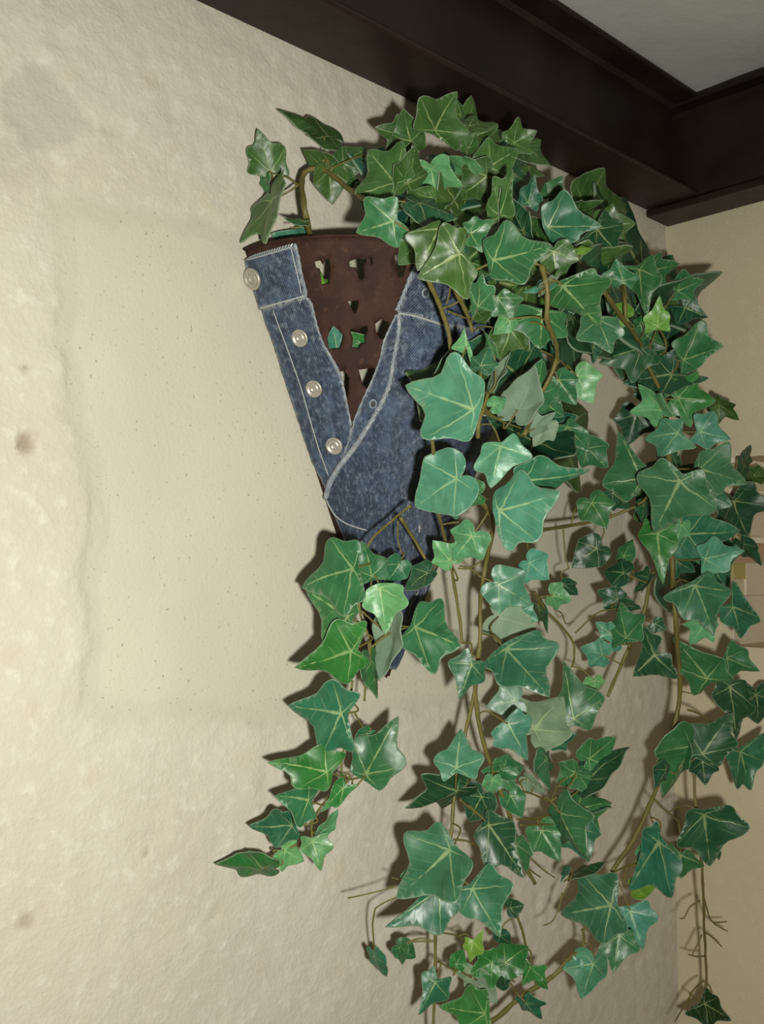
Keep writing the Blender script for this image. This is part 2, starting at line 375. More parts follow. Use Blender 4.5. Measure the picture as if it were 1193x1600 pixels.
def patch(name, poly, holes, o0, thick, mat, parent, step=.006, wrinkle=0.0, seed=0, extra=None):
    """closed sheet over the cone: poly/holes in (phi*.19, s*.46) coordinates"""
    pts, edges = [], []
    for P in [poly]+holes:
        P = densify(P, step*.8); n0 = len(pts); pts += P
        edges += [(n0+i, n0+(i+1) % len(P)) for i in range(len(P))]
    lo = (min(p[0] for p in poly), min(p[1] for p in poly)); hi = (max(p[0] for p in poly), max(p[1] for p in poly))
    y = lo[1]; row = 0
    while y < hi[1]:
        x = lo[0] + (row % 2)*step*.5
        while x < hi[0]:
            if inpoly(x, y, poly) and not any(inpoly(x, y, h) for h in holes):
                pts.append((x+random.uniform(-.1, .1)*step, y+random.uniform(-.1, .1)*step))
            x += step
        y += step*.87; row += 1
    vs_, _, fs_, *_ = delaunay_2d_cdt([Vector(p) for p in pts], edges, [], 0, 1e-7)
    tri = []
    for f in fs_:
        cx = sum(vs_[i].x for i in f)/len(f); cy = sum(vs_[i].y for i in f)/len(f)
        if inpoly(cx, cy, poly) and not any(inpoly(cx, cy, h) for h in holes): tri.append(tuple(f))
    def top(p):
        w = wrinkle*(noise.noise(Vector((p.x*38, p.y*20, seed)))+.5*noise.noise(Vector((p.x*120, p.y*70, seed+4)))) if wrinkle else 0
        return o0+thick+w+(extra(p.x, p.y) if extra else 0)
    n = len(vs_)
    V = [cmap(p.x, p.y, top(p)) for p in vs_] + [cmap(p.x, p.y, o0) for p in vs_]
    F = []; cnt = {}
    for a, b, c in tri:
        nn = (V[b]-V[a]).cross(V[c]-V[a]); out = V[a]-V[a+n]
        if nn.dot(out) < 0: b, c = c, b
        F.append((a, b, c)); F.append((a+n, c+n, b+n))
        for e in ((a, b), (b, c), (c, a)): cnt[e] = 1
    for (a, b) in list(cnt):
        if (b, a) not in cnt: F.append((b, a, a+n, b+n))
    o = mesh_obj(name, V, F, mat, parent)
    at = o.data.attributes.new('cloth', 'FLOAT_VECTOR', 'POINT')
    buf = []
    for k in (0, 1):
        for p in vs_: buf += [p.x, p.y, k*.01]
    at.data.foreach_set('vector', buf)
    # fading towards the cut edges
    bp = [vs_[a] for (a, b) in cnt if (b, a) not in cnt]
    bx = np.array([(p.x, p.y) for p in bp]); ww = []
    for p in vs_:
        d = float(np.min(np.hypot(bx[:, 0]-p.x, bx[:, 1]-p.y))); ww.append(max(0, 1-d/.0022))
    wa = o.data.attributes.new('worn', 'FLOAT', 'POINT'); wa.data.foreach_set('value', ww+ww)
    return o

planter = empty('wall_planter', (XT, 0, ZT))
tag(planter, 'cone-shaped rusty brown sheet-metal wall planter with punched holes, wrapped in denim', 'planter')
PI = math.pi
HOLES_PX = [
 [(491,409),(500,407),(504,414),(508,405),(514,404),(516,418),(514,443),(502,446),(499,420),(493,418)],
 [(545,409),(552,406),(572,402),(572,411),(567,412),(569,434),(566,438),(560,436),(557,418),(546,417)],
 [(578,402),(581,401),(582,413),(579,414)],
 [(616,398),(634,391),(637,410),(630,432),(622,434),(619,415)],
 [(543,471),(560,469),(559,478),(556,490),(552,488)],
 [(515,514),(520,508),(530,516),(537,524),(534,536),(531,545),(513,546),(511,530)],
 [(546,512),(553,515),(560,518),(566,511),(573,509),(575,516),(569,526),(571,536),(563,538),(560,545),(550,543),(551,530),(549,522)],
 [(586,506),(595,499),(606,503),(612,516),(606,529),(595,530),(588,521)],
 [(526,582),(538,579),(545,590),(544,606),(543,617),(540,625),(531,618),(524,600)],
 [(560,578),(580,575),(588,576),(581,598),(573,608),(566,600)],
]
holes = [[uv_of(*p) for p in h] for h in HOLES_PX]
# the same punched pattern goes round the hidden right side
for du in (.13, .26):
    for h in holes[:5]:
        hh = [(u-du, v) for u, v in h]
        if min(p[0] for p in hh) > .03: holes.append(hh)
RISE = .0
body_poly = [(.004, .004*.46)] + [(float(u), .46*(1+RISE*math.sin(u/.19))) for u in np.linspace(.004, .19*PI-.004, 40)] + [(.19*PI-.004, .02*.46)]
patch('metal_cone', body_poly, holes, -.0015, .0015, M['rust'], planter, step=.0085)
V, F = [], []
tube_geo(V, F, [cone(a, 1.0+RISE*math.sin(a), -.0007) for a in np.linspace(.01, PI-.01, 60)], .0016, 6)
mesh_obj('rim', V, F, M['rust'], planter)
V, F = [], []                                              # back plate on the wall
bp = [(XT-RC*.995, HC), (XT-RC*.02, 0.004), (XT+RC*.02, .004), (XT+RC*.995, HC)]
for y in (-.0055, -.0075): V += [(x, y, ZT+z) for x, z in [(XT-RC*.6, HC*.6), (XT-RC*.02, .004), (XT+RC*.02, .004), (XT+RC*.6, HC*.6)]]
F += [(0, 1, 2, 3), (7, 6, 5, 4)] + [(i, i+4, (i+1) % 4+4, (i+1) % 4) for i in range(4)]
mesh_obj('back_plate', V, F, M['rust'], planter, smooth=False)

# ------------------------------------------------------------------ denim: front of a pair of jeans wrapped round the cone
jeans = empty('denim_jeans', (XT, -.02, ZT))
tag(jeans, 'faded blue denim jeans front with open button fly wrapped around the metal cone', 'jeans')
U = lambda *P: [uv_of(*p) for p in P]
EL = .19*PI-.005
def rag(seq, amp=.0012, seed=1): return [(u+amp*noise.noise(Vector((v*160, seed, 0))), v) for u, v in densify(seq, .004, False)]
wb_bot = U((479,463),(440,474),(405,484))
left = U((405,484),(416,512),(431,543),(441,582),(451,612),(466,652),(471,690),(490,722),(507,757),(520,790),(528,815))
# left placket below the waistband
pl = U((479,465),(487,473),(495,505),(505,535),(513,549),(529,578),(537,605),(543,635),(549,664),(547,690),(536,718),(523,748),(518,775),(531,818))
pl_poly = pl + rag(left[::-1], .0022, 3)
patch('fly_placket', pl_poly, [], .0006, .0016, M['denim'], jeans, step=.0055, wrinkle=.0006, seed=2)
wb_poly = U((387,404),(400,397),(430,388),(462,379),(467,395),(472,425),(480,455),(480,464),(442,476),(403,485),(396,450),(390,425))
patch('waistband', wb_poly, [], .0022, .0022, M['denim'], jeans, step=.0055, wrinkle=.0007, seed=5)
# strip with buttonholes under the right front
strip = U((617,490),(606,515),(598,535),(593,560),(581,592),(566,625),(552,660),(541,700),(528,735),(530,760),(560,720),(590,670),(612,610),(624,540),(628,500))
patch('buttonhole_strip', strip, [], .0024, .0012, M['denim'], jeans, step=.0055, wrinkle=.0004, seed=9)
# right front panel down to the tip
seam_px = ((622,486),(620,520),(613,560),(606,600),(594,630),(576,662),(556,695),(534,725),(520,750),(514,776))
seam = U(*seam_px)
lowl = U((514,778),(530,812),(545,850),(560,895),(575,945),(590,1000),(598,1040))
rp = seam + rag(lowl, .0008, 6) + [(.19*PI*.5, .012), (.02, .02), (.02, .385)] + U((800,560),(740,535),(690,508),(650,492))
rp = seam + rag(lowl, .0008, 6) + [(.19*1.2, .014), (.02, .022), (.02, .395), (.10, .395)] + U((690,506),(650,492))
def folds(u, v): return .0022*math.sin(u*95+v*40)*max(0, .33-v)*3
patch('front_panel', rp, [], .0036, .0018, M['denim'], jeans, step=.006, wrinkle=.0012, seed=12, extra=folds)
wr_poly = U((649,413),(640,426),(630,452),(621,474),(617,484),(622,489),(650,495),(690,509)) + [(.10, .398), (.02, .398), (.02, .452), (.16, .452), (.24, .447)]
patch('waistband', wr_poly, [], .0046, .0024, M['denim'], jeans, step=.006, wrinkle=.0011, seed=15)
def seam_tube(name, px, rad, off, mat, per=5):
    pts = smooth_path([cmap(*uv_of(*p), off) for p in px], per); V, F = [], []
    tube_geo(V, F, pts, rad, 8); o = mesh_obj(name, V, F, mat, jeans)
    at = o.data.attributes.new('cloth', 'FLOAT_VECTOR', 'POINT'); at.data.foreach_set('vector', [c*1.0 for v in V for c in v])
    return o
seam_tube('rolled_hem', seam_px, [.0016]*3+[.0022]*200, .0062, M['denim_edge']) if False else None
def hem(name, px, r0, r1, off, mat):
    pts = smooth_path([cmap(*uv_of(*p), off) for p in px], 5); V, F = [], []
    tube_geo(V, F, pts, list(np.linspace(r0, r1, len(pts))), 8); o = mesh_obj(name, V, F, mat, jeans)
    at = o.data.attributes.new('cloth', 'FLOAT_VECTOR', 'POINT'); at.data.foreach_set('vector', [c for v in V for c in v])
    return o
hem('rolled_hem', seam_px, .0022, .0034, .0052, M['denim_edge'])
hem('hem_edge', ((479,465),(487,473),(495,505),(505,535),(513,549),(529,578),(537,605),(543,635),(549,664)), .0011, .0011, .0020, M['denim_edge'])
hem('hem_edge', ((463,380),(468,400),(473,428),(480,456),(479,464)), .0016, .0016, .0040, M['denim_edge'])
hem('hem_edge', ((649,413),(640,426),(630,452),(622,472),(617,484)), .0022, .0022, .0066, M['denim_edge'])
hem('hem_edge', ((617,492),(606,515),(598,535),(593,560),(581,592),(566,625),(552,660)), .0009, .0009, .0034, M['denim_edge'])
hem('stitch_line', ((429,484),(443,522),(458,563),(474,610),(488,660),(500,700),(515,742)), .0006, .0006, .0027, M['thread'])
hem('stitch_line', ((404,482),(440,472),(478,461)), .0008, .0008, .0047, M['thread'])
hem('stitch_line', ((390,405),(430,394),(458,385)), .0006, .0006, .0049, M['thread'])
hem('stitch_line', ((457,385),(463,410),(470,440),(473,456)), .0006, .0006, .0048, M['thread'])
hem('stitch_line', ((620,488),(650,494),(690,508)), .0008, .0008, .0074, M['thread'])
hem('stitch_line', ((515,778),(527,800),(545,815),(575,826)), .0007, .0007, .0062, M['thread'])
# buttons
def button(px, py, r, off):
    u, v = uv_of(px, py); p = cmap(u, v, off); nrm = (cmap(u, v, off+.01)-p).normalized()
    prof = [(0, .0016), (.10, .0016), (.30, .0015), (.34, .0023), (.40, .0024), (.44, .0015), (.72, .0017), (.78, .0028), (.92, .0030), (1.0, .0022), (1.0, .0006), (.8, 0), (0, 0)]
    a = nrm.orthogonal().normalized(); b = nrm.cross(a); seg = 36; V, F = [], []
    for (rr, h) in prof:
        for k in range(seg):
            g = 2*PI*k/seg; V.append(p+(a*math.cos(g)+b*math.sin(g))*rr*r+nrm*h*(r/.0085))
    for i in range(len(prof)-1):
        for k in range(seg): F.append((i*seg+k, i*seg+(k+1) % seg, (i+1)*seg+(k+1) % seg, (i+1)*seg+k))
    o = mesh_obj('button', V, F, M['button'], jeans); o['label'] = 'round nickel fly button'
    V, F = [], []                                          # raised dots round the face
    for k in range(10):
        g = 2*PI*k/10; c0 = p+(a*math.cos(g)+b*math.sin(g))*r*.58+nrm*.0017*(r/.0085)
        tube_geo(V, F, [c0, c0+nrm*.0006, c0+nrm*.0008], [r*.07, r*.06, r*.02], 6)
    d = mesh_obj('raised_dots', V, F, M['button']); d.parent = o
button(401, 434, .0112, .0044)
button(471, 527, .0090, .0022)
button(493, 606, .0090, .0022)
button(524, 695, .0092, .0022)
def eyelet(px, py, r, off):
    u, v = uv_of(px, py); p = cmap(u, v, off); nrm = (cmap(u, v, off+.01)-p).normalized()
    a = Vector((0, 0, 1)).cross(nrm).normalized(); b = nrm.cross(a)
    V, F = [], []; ring = [p+(a*math.cos(g)*.8+b*math.sin(g))*r for g in np.linspace(0, 2*PI, 19)]
    tube_geo(V, F, ring, .0012, 6)
    o = mesh_obj('buttonhole', V, F, M['denim_edge'], jeans)
    V = [p+nrm*.0011]+[q+nrm*.0009 for q in ring[:-1]]; F = [(0, 1+i, 1+(i+1) % 18) for i in range(18)]
    d = mesh_obj('hole', V, F, M['eyelet']); d.parent = o
eyelet(582, 629, .0040, .0062)
eyelet(659, 456, .0040, .0090)

# ------------------------------------------------------------------ ivy
ivy = empty('ivy_plant', (XT, -.08, ZT+HC*.9))
tag(ivy, 'artificial green ivy spilling out of the wall planter with long hanging vines', 'ivy')
LEAVES = """
423 270 404 206 1 o 0 446 229 385 236 386 271; 416 278 416 304 0.6 g -1; 423 312 416 380 0.45 o 0; 515 212 438 166 0.3 o 0
515 264 471 236 0.8 o 0; 515 268 517 314 1 o 1; 536 257 571 229 0.9 o 0; 525 268 564 300 0.8 o -1
480 388 427 363 0.9 t -5; 473 345 443 342 0.3 g 0; 527 549 519 511 1 t -6; 577 552 548 518 1 b -6
512 452 498 420 0.6 y -6; 679 204 708 146 1.1 o 3 642 164 726 204 638 208 712 229; 628 212 587 199 0.9 o 0; 642 220 629 173 0.9 o 1
719 180 716 155 0.7 o 1; 733 196 779 187 0.5 o 0; 618 287 576 236 1.1 o 3 560 303 628 228; 636 287 653 227 0.8 o 3
673 263 683 317 1 l 3; 614 345 557 364 1.1 g 4 571 311 621 385 621 311 638 357; 685 358 655 418 1 o 3 633 367 658 340 690 345; 717 397 655 432 1.2 o 5 731 466 745 424 691 350 728 362
735 365 771 343 1.1 g 3 722 350 754 395; 771 408 856 381 1 g 5 788 351 824 446 752 380 772 436; 781 337 767 278 1 o 4 797 266 760 317 805 340; 788 340 796 266 0.4 o 3
825 317 835 274 1 e 3 812 295 848 313; 816 362 797 310 0.55 d 3; 859 305 877 277 0.9 g 2; 856 355 935 353 1.1 e 4 879 301 898 377 845 325 865 377
760 274 714 311 1 o 2; 737 266 694 244 0.6 l 2; 764 261 808 233 1.1 o 2; 802 223 836 206 1 o 1
811 228 863 258 0.55 o 1; 742 214 777 193 0.8 o 0; 825 260 852 274 0.6 o -4; 654 317 717 340 0.55 d 2
654 328 626 313 0.8 o 1; 674 308 641 303 0.8 o 1; 731 231 744 210 1 o 1; 697 274 720 305 0.9 d 0
747 479 753 430 1 g 4 732 448 771 483 739 501 771 448; 778 465 799 497 1.1 g 4 817 467 768 493; 794 499 772 522 0.9 l 3; 848 489 843 543 1.5 g 3 796 508 887 518 816 475 884 483
879 447 936 509 1.1 g 5 913 425 941 441 865 481; 934 499 954 550 1.1 s 4 972 519 903 532 961 496; 973 439 962 407 1.2 g 4 941 431 997 433 981 454; 998 421 1006 490 1.1 g 4 982 441 1032 441 1016 401
865 393 871 445 1.2 o 3; 933 358 973 403 1.1 d 4 895 377 973 358; 941 350 990 347 1 o 2; 900 334 944 316 0.6 o 0
971 355 977 383 0.7 o 0; 951 402 926 431 1 o 2; 905 391 926 382 0.6 y 1; 1016 423 1059 412 1 g 3
1058 454 1097 437 1 g 3 1056 421 1081 464 1041 466; 1070 480 1104 496 1.1 d 3 1081 462 1056 511 1046 471; 1027 510 1030 464 1 y 5 1005 496 1045 494; 976 494 948 479 1 y 0
1068 563 1127 542 1.1 g 4 1094 501 1092 576 1046 537; 1010 525 1039 537 1 g 2; 1001 544 939 562 0.9 d 2; 1003 552 1039 544 0.9 d 1
1001 506 983 521 1 g 1; 926 542 926 569 0.8 d 0; 728 541 724 514 1.1 l 5 704 547 738 553 733 565; 751 572 763 541 1.1 s 3
741 640 642 605 1 t 6 723 563 677 682 761 606 741 684; 809 641 843 579 0.8 p 4; 834 619 848 563 1 g 3; 872 594 899 631 1 g 3
901 588 925 629 1.1 l 2; 850 629 881 648 1 g 2; 773 601 801 551 0.3 p 2; 796 516 781 561 1 o 2
796 518 826 548 1 o 1; 771 551 753 516 0.35 l 3; 718 558 675 586 0.5 d 2; 771 634 792 621 0.9 l 2
834 669 869 644 0.7 p 2; 854 664 834 697 0.9 p 1; 849 447 879 425 0.4 p 5; 856 443 816 454 0.45 t 5
886 667 921 705 1.2 g 2 867 694 918 675 888 652; 918 700 947 732 1 g 1; 1002 749 968 677 1.1 g 4 947 757 1013 736 983 785; 1049 584 975 601 1.1 d 3 1021 633 1021 559 1105 584
1059 622 1115 626 1.1 b 4; 1032 641 1000 597 0.7 l 5; 1123 633 1156 654 0.8 o 2; 1093 675 1139 686 1.1 t 6 1082 648 1114 641
1059 677 1006 683 1.3 t 5 1032 654 1089 698 1032 713; 1091 732 1163 755 1.1 s 5 1135 690 1120 774 1093 705; 1062 750 1023 829 1.1 s 7 1000 745 1110 798 1040 717 1093 736; 1162 726 1173 770 0.4 d 0
1162 723 1174 696 0.5 d 0; 1177 743 1207 745 0.9 o -2; 1146 783 1163 836 1.1 d 2; 1114 778 1142 790 1.2 e 4
1074 835 1152 829 1 e 5; 1101 874 1160 861 1.1 t 7 1112 835 1135 893 1086 853; 1161 850 1188 886 0.6 d 0; 1065 819 1055 850 0.9 l 5
1027 834 1034 907 1 b 5 998 836 1057 850; 1055 876 1084 891 0.9 d 1; 932 857 895 885 1 d 3; 975 870 984 842 0.9 g 1
974 896 941 890 1.1 d 3; 924 786 947 824 1 g 3; 956 770 984 794 0.9 d 2; 1006 789 1002 816 0.8 d 1
827 879 854 905 1.2 t 4; 778 913 829 944 1 t 4; 780 798 871 770 1.1 t 8 801 736 841 835 763 766 791 848; 818 753 918 736 1 e 7 839 719 869 770 801 736
782 698 767 760 1.3 t 6 740 728 829 713 801 677 755 690; 744 772 705 769 1 g 5; 714 748 648 790 1.1 t 5; 706 784 712 812 1.2 e 4
737 837 708 874 1 l 5; 703 876 677 847 1 l 5; 551 888 470 914 1 g 4 512 844 561 851 544 956 573 928; 581 901 568 847 1 g 4 604 877 564 911
594 918 603 988 1.2 l 5 640 940 568 945 628 913 574 921; 623 881 603 913 1 e 3; 668 896 631 921 0.8 d 3; 544 963 480 923 1 g 3 509 1005 561 955
549 1017 465 1047 1 b 4 524 971 574 975 544 1069 576 1032; 648 980 717 1010 1.2 g 3 685 931 678 1050 651 941; 611 975 611 1062 0.5 p 2; 579 1032 588 1092 0.45 g 2
737 1038 718 1090 1.2 s 5 702 1037 760 1062 732 1013; 791 1014 852 1090 1.1 s 5 863 1012 831 985 778 1082 757 1046; 778 963 835 982 1.2 p -2; 814 955 839 970 1.2 t 3
863 930 892 938 1.3 l 3; 880 913 901 932 1.1 d 0; 841 951 856 989 0.4 d 0; 805 1095 763 1103 1.2 p -2
793 1131 825 1187 1.1 t 4 767 1143 831 1122 808 1107 770 1164; 835 1141 877 1088 1.2 p 0; 897 1124 880 1037 1.1 g 4 945 1088 871 1103 922 1139; 928 1063 930 1083 1.4 l 3
977 997 968 942 1 g 4 1002 966 951 974; 953 989 930 974 1 t 2; 941 1023 907 1012 1.1 t 1; 964 1008 951 1014 1.3 t 2
964 936 934 923 1 d 1; 972 944 1002 955 0.8 d 1; 1023 1023 989 1056 1.3 d 5 1051 1059 1006 983 1040 1004; 1023 974 1040 985 1.3 d 3
1013 902 993 928 0.6 d 2; 1086 915 1114 989 1.1 s 6 1042 932 1139 913 1070 964 1105 887; 1144 949 1160 997 1.3 e 5 1180 913 1193 974 1146 909 1131 970; 1101 974 1078 1006 0.9 l 4
1105 1059 1053 1000 1 g 5 1123 1023 1063 1046; 1135 1029 1184 1046 1 g 4 1139 999 1142 1061; 1139 1073 1154 1152 1 d 5 1114 1092 1180 1103 1120 1057 1161 1061; 1180 1084 1186 1131 1 d 2
1097 1179 1142 1114 1.1 d 5 1074 1183 1148 1164 1120 1196; 1156 1175 1173 1232 1.3 e 5 1146 1234 1196 1139; 1078 1164 1036 1249 0.55 g 4; 1067 1190 1063 1137 0.6 g 3
1097 1190 1101 1226 1 d 3; 1040 1202 1023 1234 0.6 d 3; 920 1221 979 1162 0.6 d 4; 920 1185 964 1156 1 g 4
899 1207 871 1225 1.2 g 3; 903 1209 922 1240 1 g 3; 784 1204 763 1240 1 g 2; 786 1202 818 1196 1 g 2
854 1183 860 1236 0.5 s 3; 824 1217 850 1240 0.7 p 1; 865 1156 899 1147 1 e 1; 903 1253 953 1251 0.6 d 2
874 1271 911 1345 0.6 g 4; 902 1264 954 1252 1 g 3; 899 1292 917 1345 1 e 3; 713 1200 719 1141 1.2 t 5 679 1188 754 1187 694 1219 740 1219
533 1115 454 1102 1.1 e 4 528 1067 499 1165 567 1090 548 1163; 573 1146 551 1175 0.8 g 2; 571 1210 617 1125 1 g 4 632 1194 551 1160 594 1233 548 1206; 511 1206 425 1190 1 b 3 505 1167 463 1229 540 1183 509 1233
536 1231 501 1268 1 b 3 559 1225 528 1260 521 1225; 481 1251 433 1241 1.1 g 4 492 1219 463 1287 503 1233 490 1275; 503 1296 530 1267 0.5 l 3; 456 1291 390 1293 1.1 e 4 434 1262 432 1321 453 1268 468 1306
444 1329 474 1345 1.2 l 2; 488 1314 501 1360 1.2 l 5 521 1323 468 1327 509 1302; 411 1356 335 1348 0.42 b 1; 715 1237 636 1273 0.5 d 3
703 1329 626 1404 1.1 s 6 637 1311 721 1413 691 1291 742 1350; 686 1391 605 1446 1 e 5 688 1455 720 1413 667 1392; 738 1389 780 1461 1.2 s 5 810 1384 721 1428 769 1350; 763 1289 816 1368 1 d 5 757 1353 806 1283 738 1305 763 1264
649 1365 625 1369 0.9 g 3; 585 1492 597 1531 0.6 e 1; 626 1480 650 1499 0.9 g 1; 626 1477 623 1508 0.7 g 1
680 1535 655 1584 1.1 e 4 659 1523 707 1525 706 1560; 738 1472 733 1503 1.1 y 4 756 1451 757 1486 723 1480; 797 1418 818 1415 1.2 d 2; 789 1505 824 1477 1 b 3
790 1519 742 1489 1 d 2; 769 1504 733 1522 1 b 2; 828 1511 816 1538 1.3 b 4 812 1510 854 1504 851 1525; 842 1531 857 1546 0.8 b 2
733 1522 709 1514 1 p 1; 745 1531 775 1558 1 p 1; 757 1584 689 1573 1 b 4 742 1546 721 1599 768 1555; 821 1567 845 1597 0.7 e 3
712 1507 724 1483 0.9 b 1; 781 1461 797 1477 1 d 2; 806 1320 821 1365 0.6 g 2; 753 1244 732 1283 1.1 d 2
797 1244 816 1276 1 g 2; 769 1217 766 1244 1 l 3; 1099 1272 1108 1348 1.3 d 6 1164 1278 1060 1318 1136 1249 1077 1265; 1063 1336 1062 1372 1.2 g 4 1100 1344 1047 1318 1044 1354
1118 1330 1124 1344 0.8 d 3; 1029 1315 984 1386 1.2 e 5 1041 1395 1059 1348 1029 1286 1009 1298; 997 1333 1004 1318 0.8 l 2; 1001 1342 1007 1318 0.4 d 2
955 1415 874 1429 1.1 s 6 912 1369 967 1372 938 1466 978 1446; 984 1423 1003 1481 1.1 t 5 1029 1429 1010 1404 964 1454; 967 1462 958 1517 1.1 g 7 933 1487 1001 1480; 994 1389 1025 1381 1 y 3
904 1514 881 1514 1.3 t 3; 926 1505 912 1564 0.9 t 4; 1100 1568 1143 1594 1.2 f 3 1063 1579 1127 1600 1124 1561; 899 1364 947 1342 0.3 d 1
846 1298 873 1344 1 g 1; 884 1357 874 1378 0.4 e 1
"""
STEMS = """
5.2 488 388 476 331 472 285 481 266 508 266 543 294 578 317
2.4 471 292 448 277 425 271
2.4 466 289 453 298 427 311
2 511 264 507 236 506 213
2 515 264 543 251 571 240
2 474 349 466 355 452 356
5 650 410 668 436 685 472 697 508 703 537 702 582
4.5 703 438 721 473 733 501 738 518
2.6 692 482 713 473 732 460
2.2 700 486 716 493 731 498
2.4 698 475 702 458 704 440
5.1 846 415 854 450 854 496 861 521 868 543 868 566 846 616 819 679
2.4 887 576 872 561 844 548
2.8 753 636 781 657 814 669
2.6 753 641 771 652 796 652
4 746 684 748 659 763 614
3.2 641 790 608 817 576 849 564 908 561 955 578 1008 571 1062 568 1095
3.6 625 809 648 844 670 883
2 621 814 621 841 626 865
2.4 564 955 594 980 603 988
2.6 578 1012 608 990 638 980
2.6 551 1063 536 1171 530 1217 501 1260 486 1287 484 1310 447 1327 420 1341 413 1358
2 553 1113 567 1138 574 1148
2.2 530 1215 551 1217 571 1212
4 674 660 678 730 684 800 700 860 712 930 722 1005
5 750 780 769 817 757 891 750 955 750 1018
2.4 755 904 735 889 718 884
2.2 752 877 732 888 715 888
2.2 688 820 715 816 755 817
2.2 752 990 775 995 787 1008
4.6 750 1010 742 1080 755 1160 790 1260 815 1340 835 1380
3.6 742 1080 728 1140 712 1220 705 1300 690 1390 680 1460 680 1530 676 1620
2.4 718 1249 736 1265 757 1285
2.4 709 1312 727 1314 742 1320
2.4 803 1234 830 1240 860 1253
2.2 806 1280 830 1279 860 1274
2 812 1289 842 1289 863 1288
5 923 421 943 456 973 499 1001 539 1011 569 1041 632
4 973 441 976 471 976 496
2.4 1031 554 1041 544 1034 521 1026 514
4.8 1040 650 1046 760 1050 880 1054 960 1062 1080 1045 1170 1022 1240 990 1310 955 1362
3.2 1085 1150 1084 1220 1095 1340 1098 1400 1101 1480 1103 1535 1095 1565
3.6 841 829 892 821 930 814 968 802 1002 785 1017 766
1.8 880 827 882 861 888 888
3.6 1015 898 1006 955 975 1027 949 1088
2.8 835 925 854 955 892 997 896 1027 892 1042
1.6 865 951 877 959 884 974 896 971
1.8 899 989 930 959 958 951
2.4 1074 1109 1093 1116 1114 1131
4.4 739 1609 775 1591 812 1558 851 1534 878 1513 900 1489
2.8 806 1428 815 1452 821 1477 824 1492
1.6 543 1403 567 1398 594 1392 618 1385
1.6 587 1419 600 1410 621 1401
1.4 612 1371 621 1374 628 1377
2 688 1457 709 1461 724 1468
2 685 1501 703 1513 721 1519
2 787 1525 800 1540 809 1555
1.8 821 1353 836 1365 845 1371
1.8 830 1341 845 1356 866 1371
2.2 958 1363 976 1354 997 1348
2.2 1022 1249 1035 1262 1060 1284
1.8 1015 1259 1015 1274 1020 1286
3.2 910 1452 912 1466 908 1481 884 1502 849 1540
1.6 1092 1407 1077 1417 1068 1434 1062 1435
1.6 1099 1404 1106 1428 1115 1443 1136 1455
1.3 1114 1441 1124 1441 1134 1440
1.6 1100 1456 1115 1466 1127 1479
1.6 1096 1460 1089 1475 1081 1493
1.6 1100 1494 1086 1494 1075 1491
1.6 1099 1533 1086 1543 1074 1561 1053 1597
1.6 1102 1534 1109 1545 1109 1560
1.4 893 1366 878 1404 864 1437 849 1446
1.4 878 1395 873 1425
"""

CTRL = np.array([(400,260,.020),(480,240,.05),(560,250,.09),(640,230,.15),(700,180,.17),(600,340,.19),(700,380,.235),(800,380,.25),(900,450,.25),(1000,380,.18),(1080,480,.19),
 (660,560,.20),(700,620,.22),(800,750,.22),(680,750,.185),(850,300,.16),(1080,720,.22),(1170,760,.15),(1180,700,.14),(570,900,.125),(500,930,.125),(520,1100,.11),(400,1330,.05),(340,1350,.035),(600,1190,.09),
 (740,1000,.165),(780,1200,.15),(690,1340,.145),(640,1300,.14),(700,1550,.11),(565,1480,.085),(930,1100,.14),(950,1420,.15),(1100,950,.20),(1180,1100,.18),(1110,1300,.18),(1100,1580,.14),(900,850,.12),(940,700,.15),(640,850,.12),(860,1000,.12)], float)
def field(px, py):
    w = 1/((CTRL[:, 0]-px)**2+(CTRL[:, 1]-py)**2+400)**1.6
    return float((w*CTRL[:, 2]).sum()/w.sum())
def place(px, py, lift=0.0, margin=.016):
    """point on the pixel's ray at the ivy's distance from the wall, kept in front of planter, beams and walls"""
    d = max(field(px, py)+lift, .014); p = on_y(px, py, d)
    h = cone_hit(px, py)
    if h and h[1] < 1.045:
        lim = (ray(px, py)*h[2]).length - margin; v_ = p-CAM
        if v_.length > lim: p = CAM + v_.normalized()*lim
    if p.x > -.02:
        q_ = on_x(px, py, -.02); p = q_ if (q_-CAM).length < (p-CAM).length else p
    return p
stem_pts = []
def add_stem(rpx, P, lift=0.0, inside=False):
    pts3 = [place(P[i], P[i+1], lift, .009) for i in range(0, len(P), 2)]
    if inside: pts3[0] = on_y(P[0], P[1], .045)            # rises from inside the planter
    sm = smooth_path(pts3, 6)
    sm = [p + Vector((noise.noise(p*40), noise.noise(p*40+Vector((9, 0, 0))), 0))*.0012 for p in sm]
    dist = (sm[0]-CAM).length; r = rpx*.5*dist/FPX
    n = len(sm); rad = [r*(1.0-.25*i/n)*(1+.12*math.sin(i*1.7)) for i in range(n)]
    V, F = [], []; tube_geo(V, F, sm, rad, 7)
    stem_pts.extend((p, r) for p in sm)
    return V, F
stems = []
for ln in STEMS.strip().splitlines():
    a = [float(t) for t in ln.split()]
    V, F = add_stem(max(a[0]*(1.75 if a[0] >= 3.5 else 1.45), 2.2), a[1:], .03 if a[0] == 5.1 else 0, a[0] == 5.2)
    stems.append(mesh_obj('vine', V, F, M['stem'], ivy))

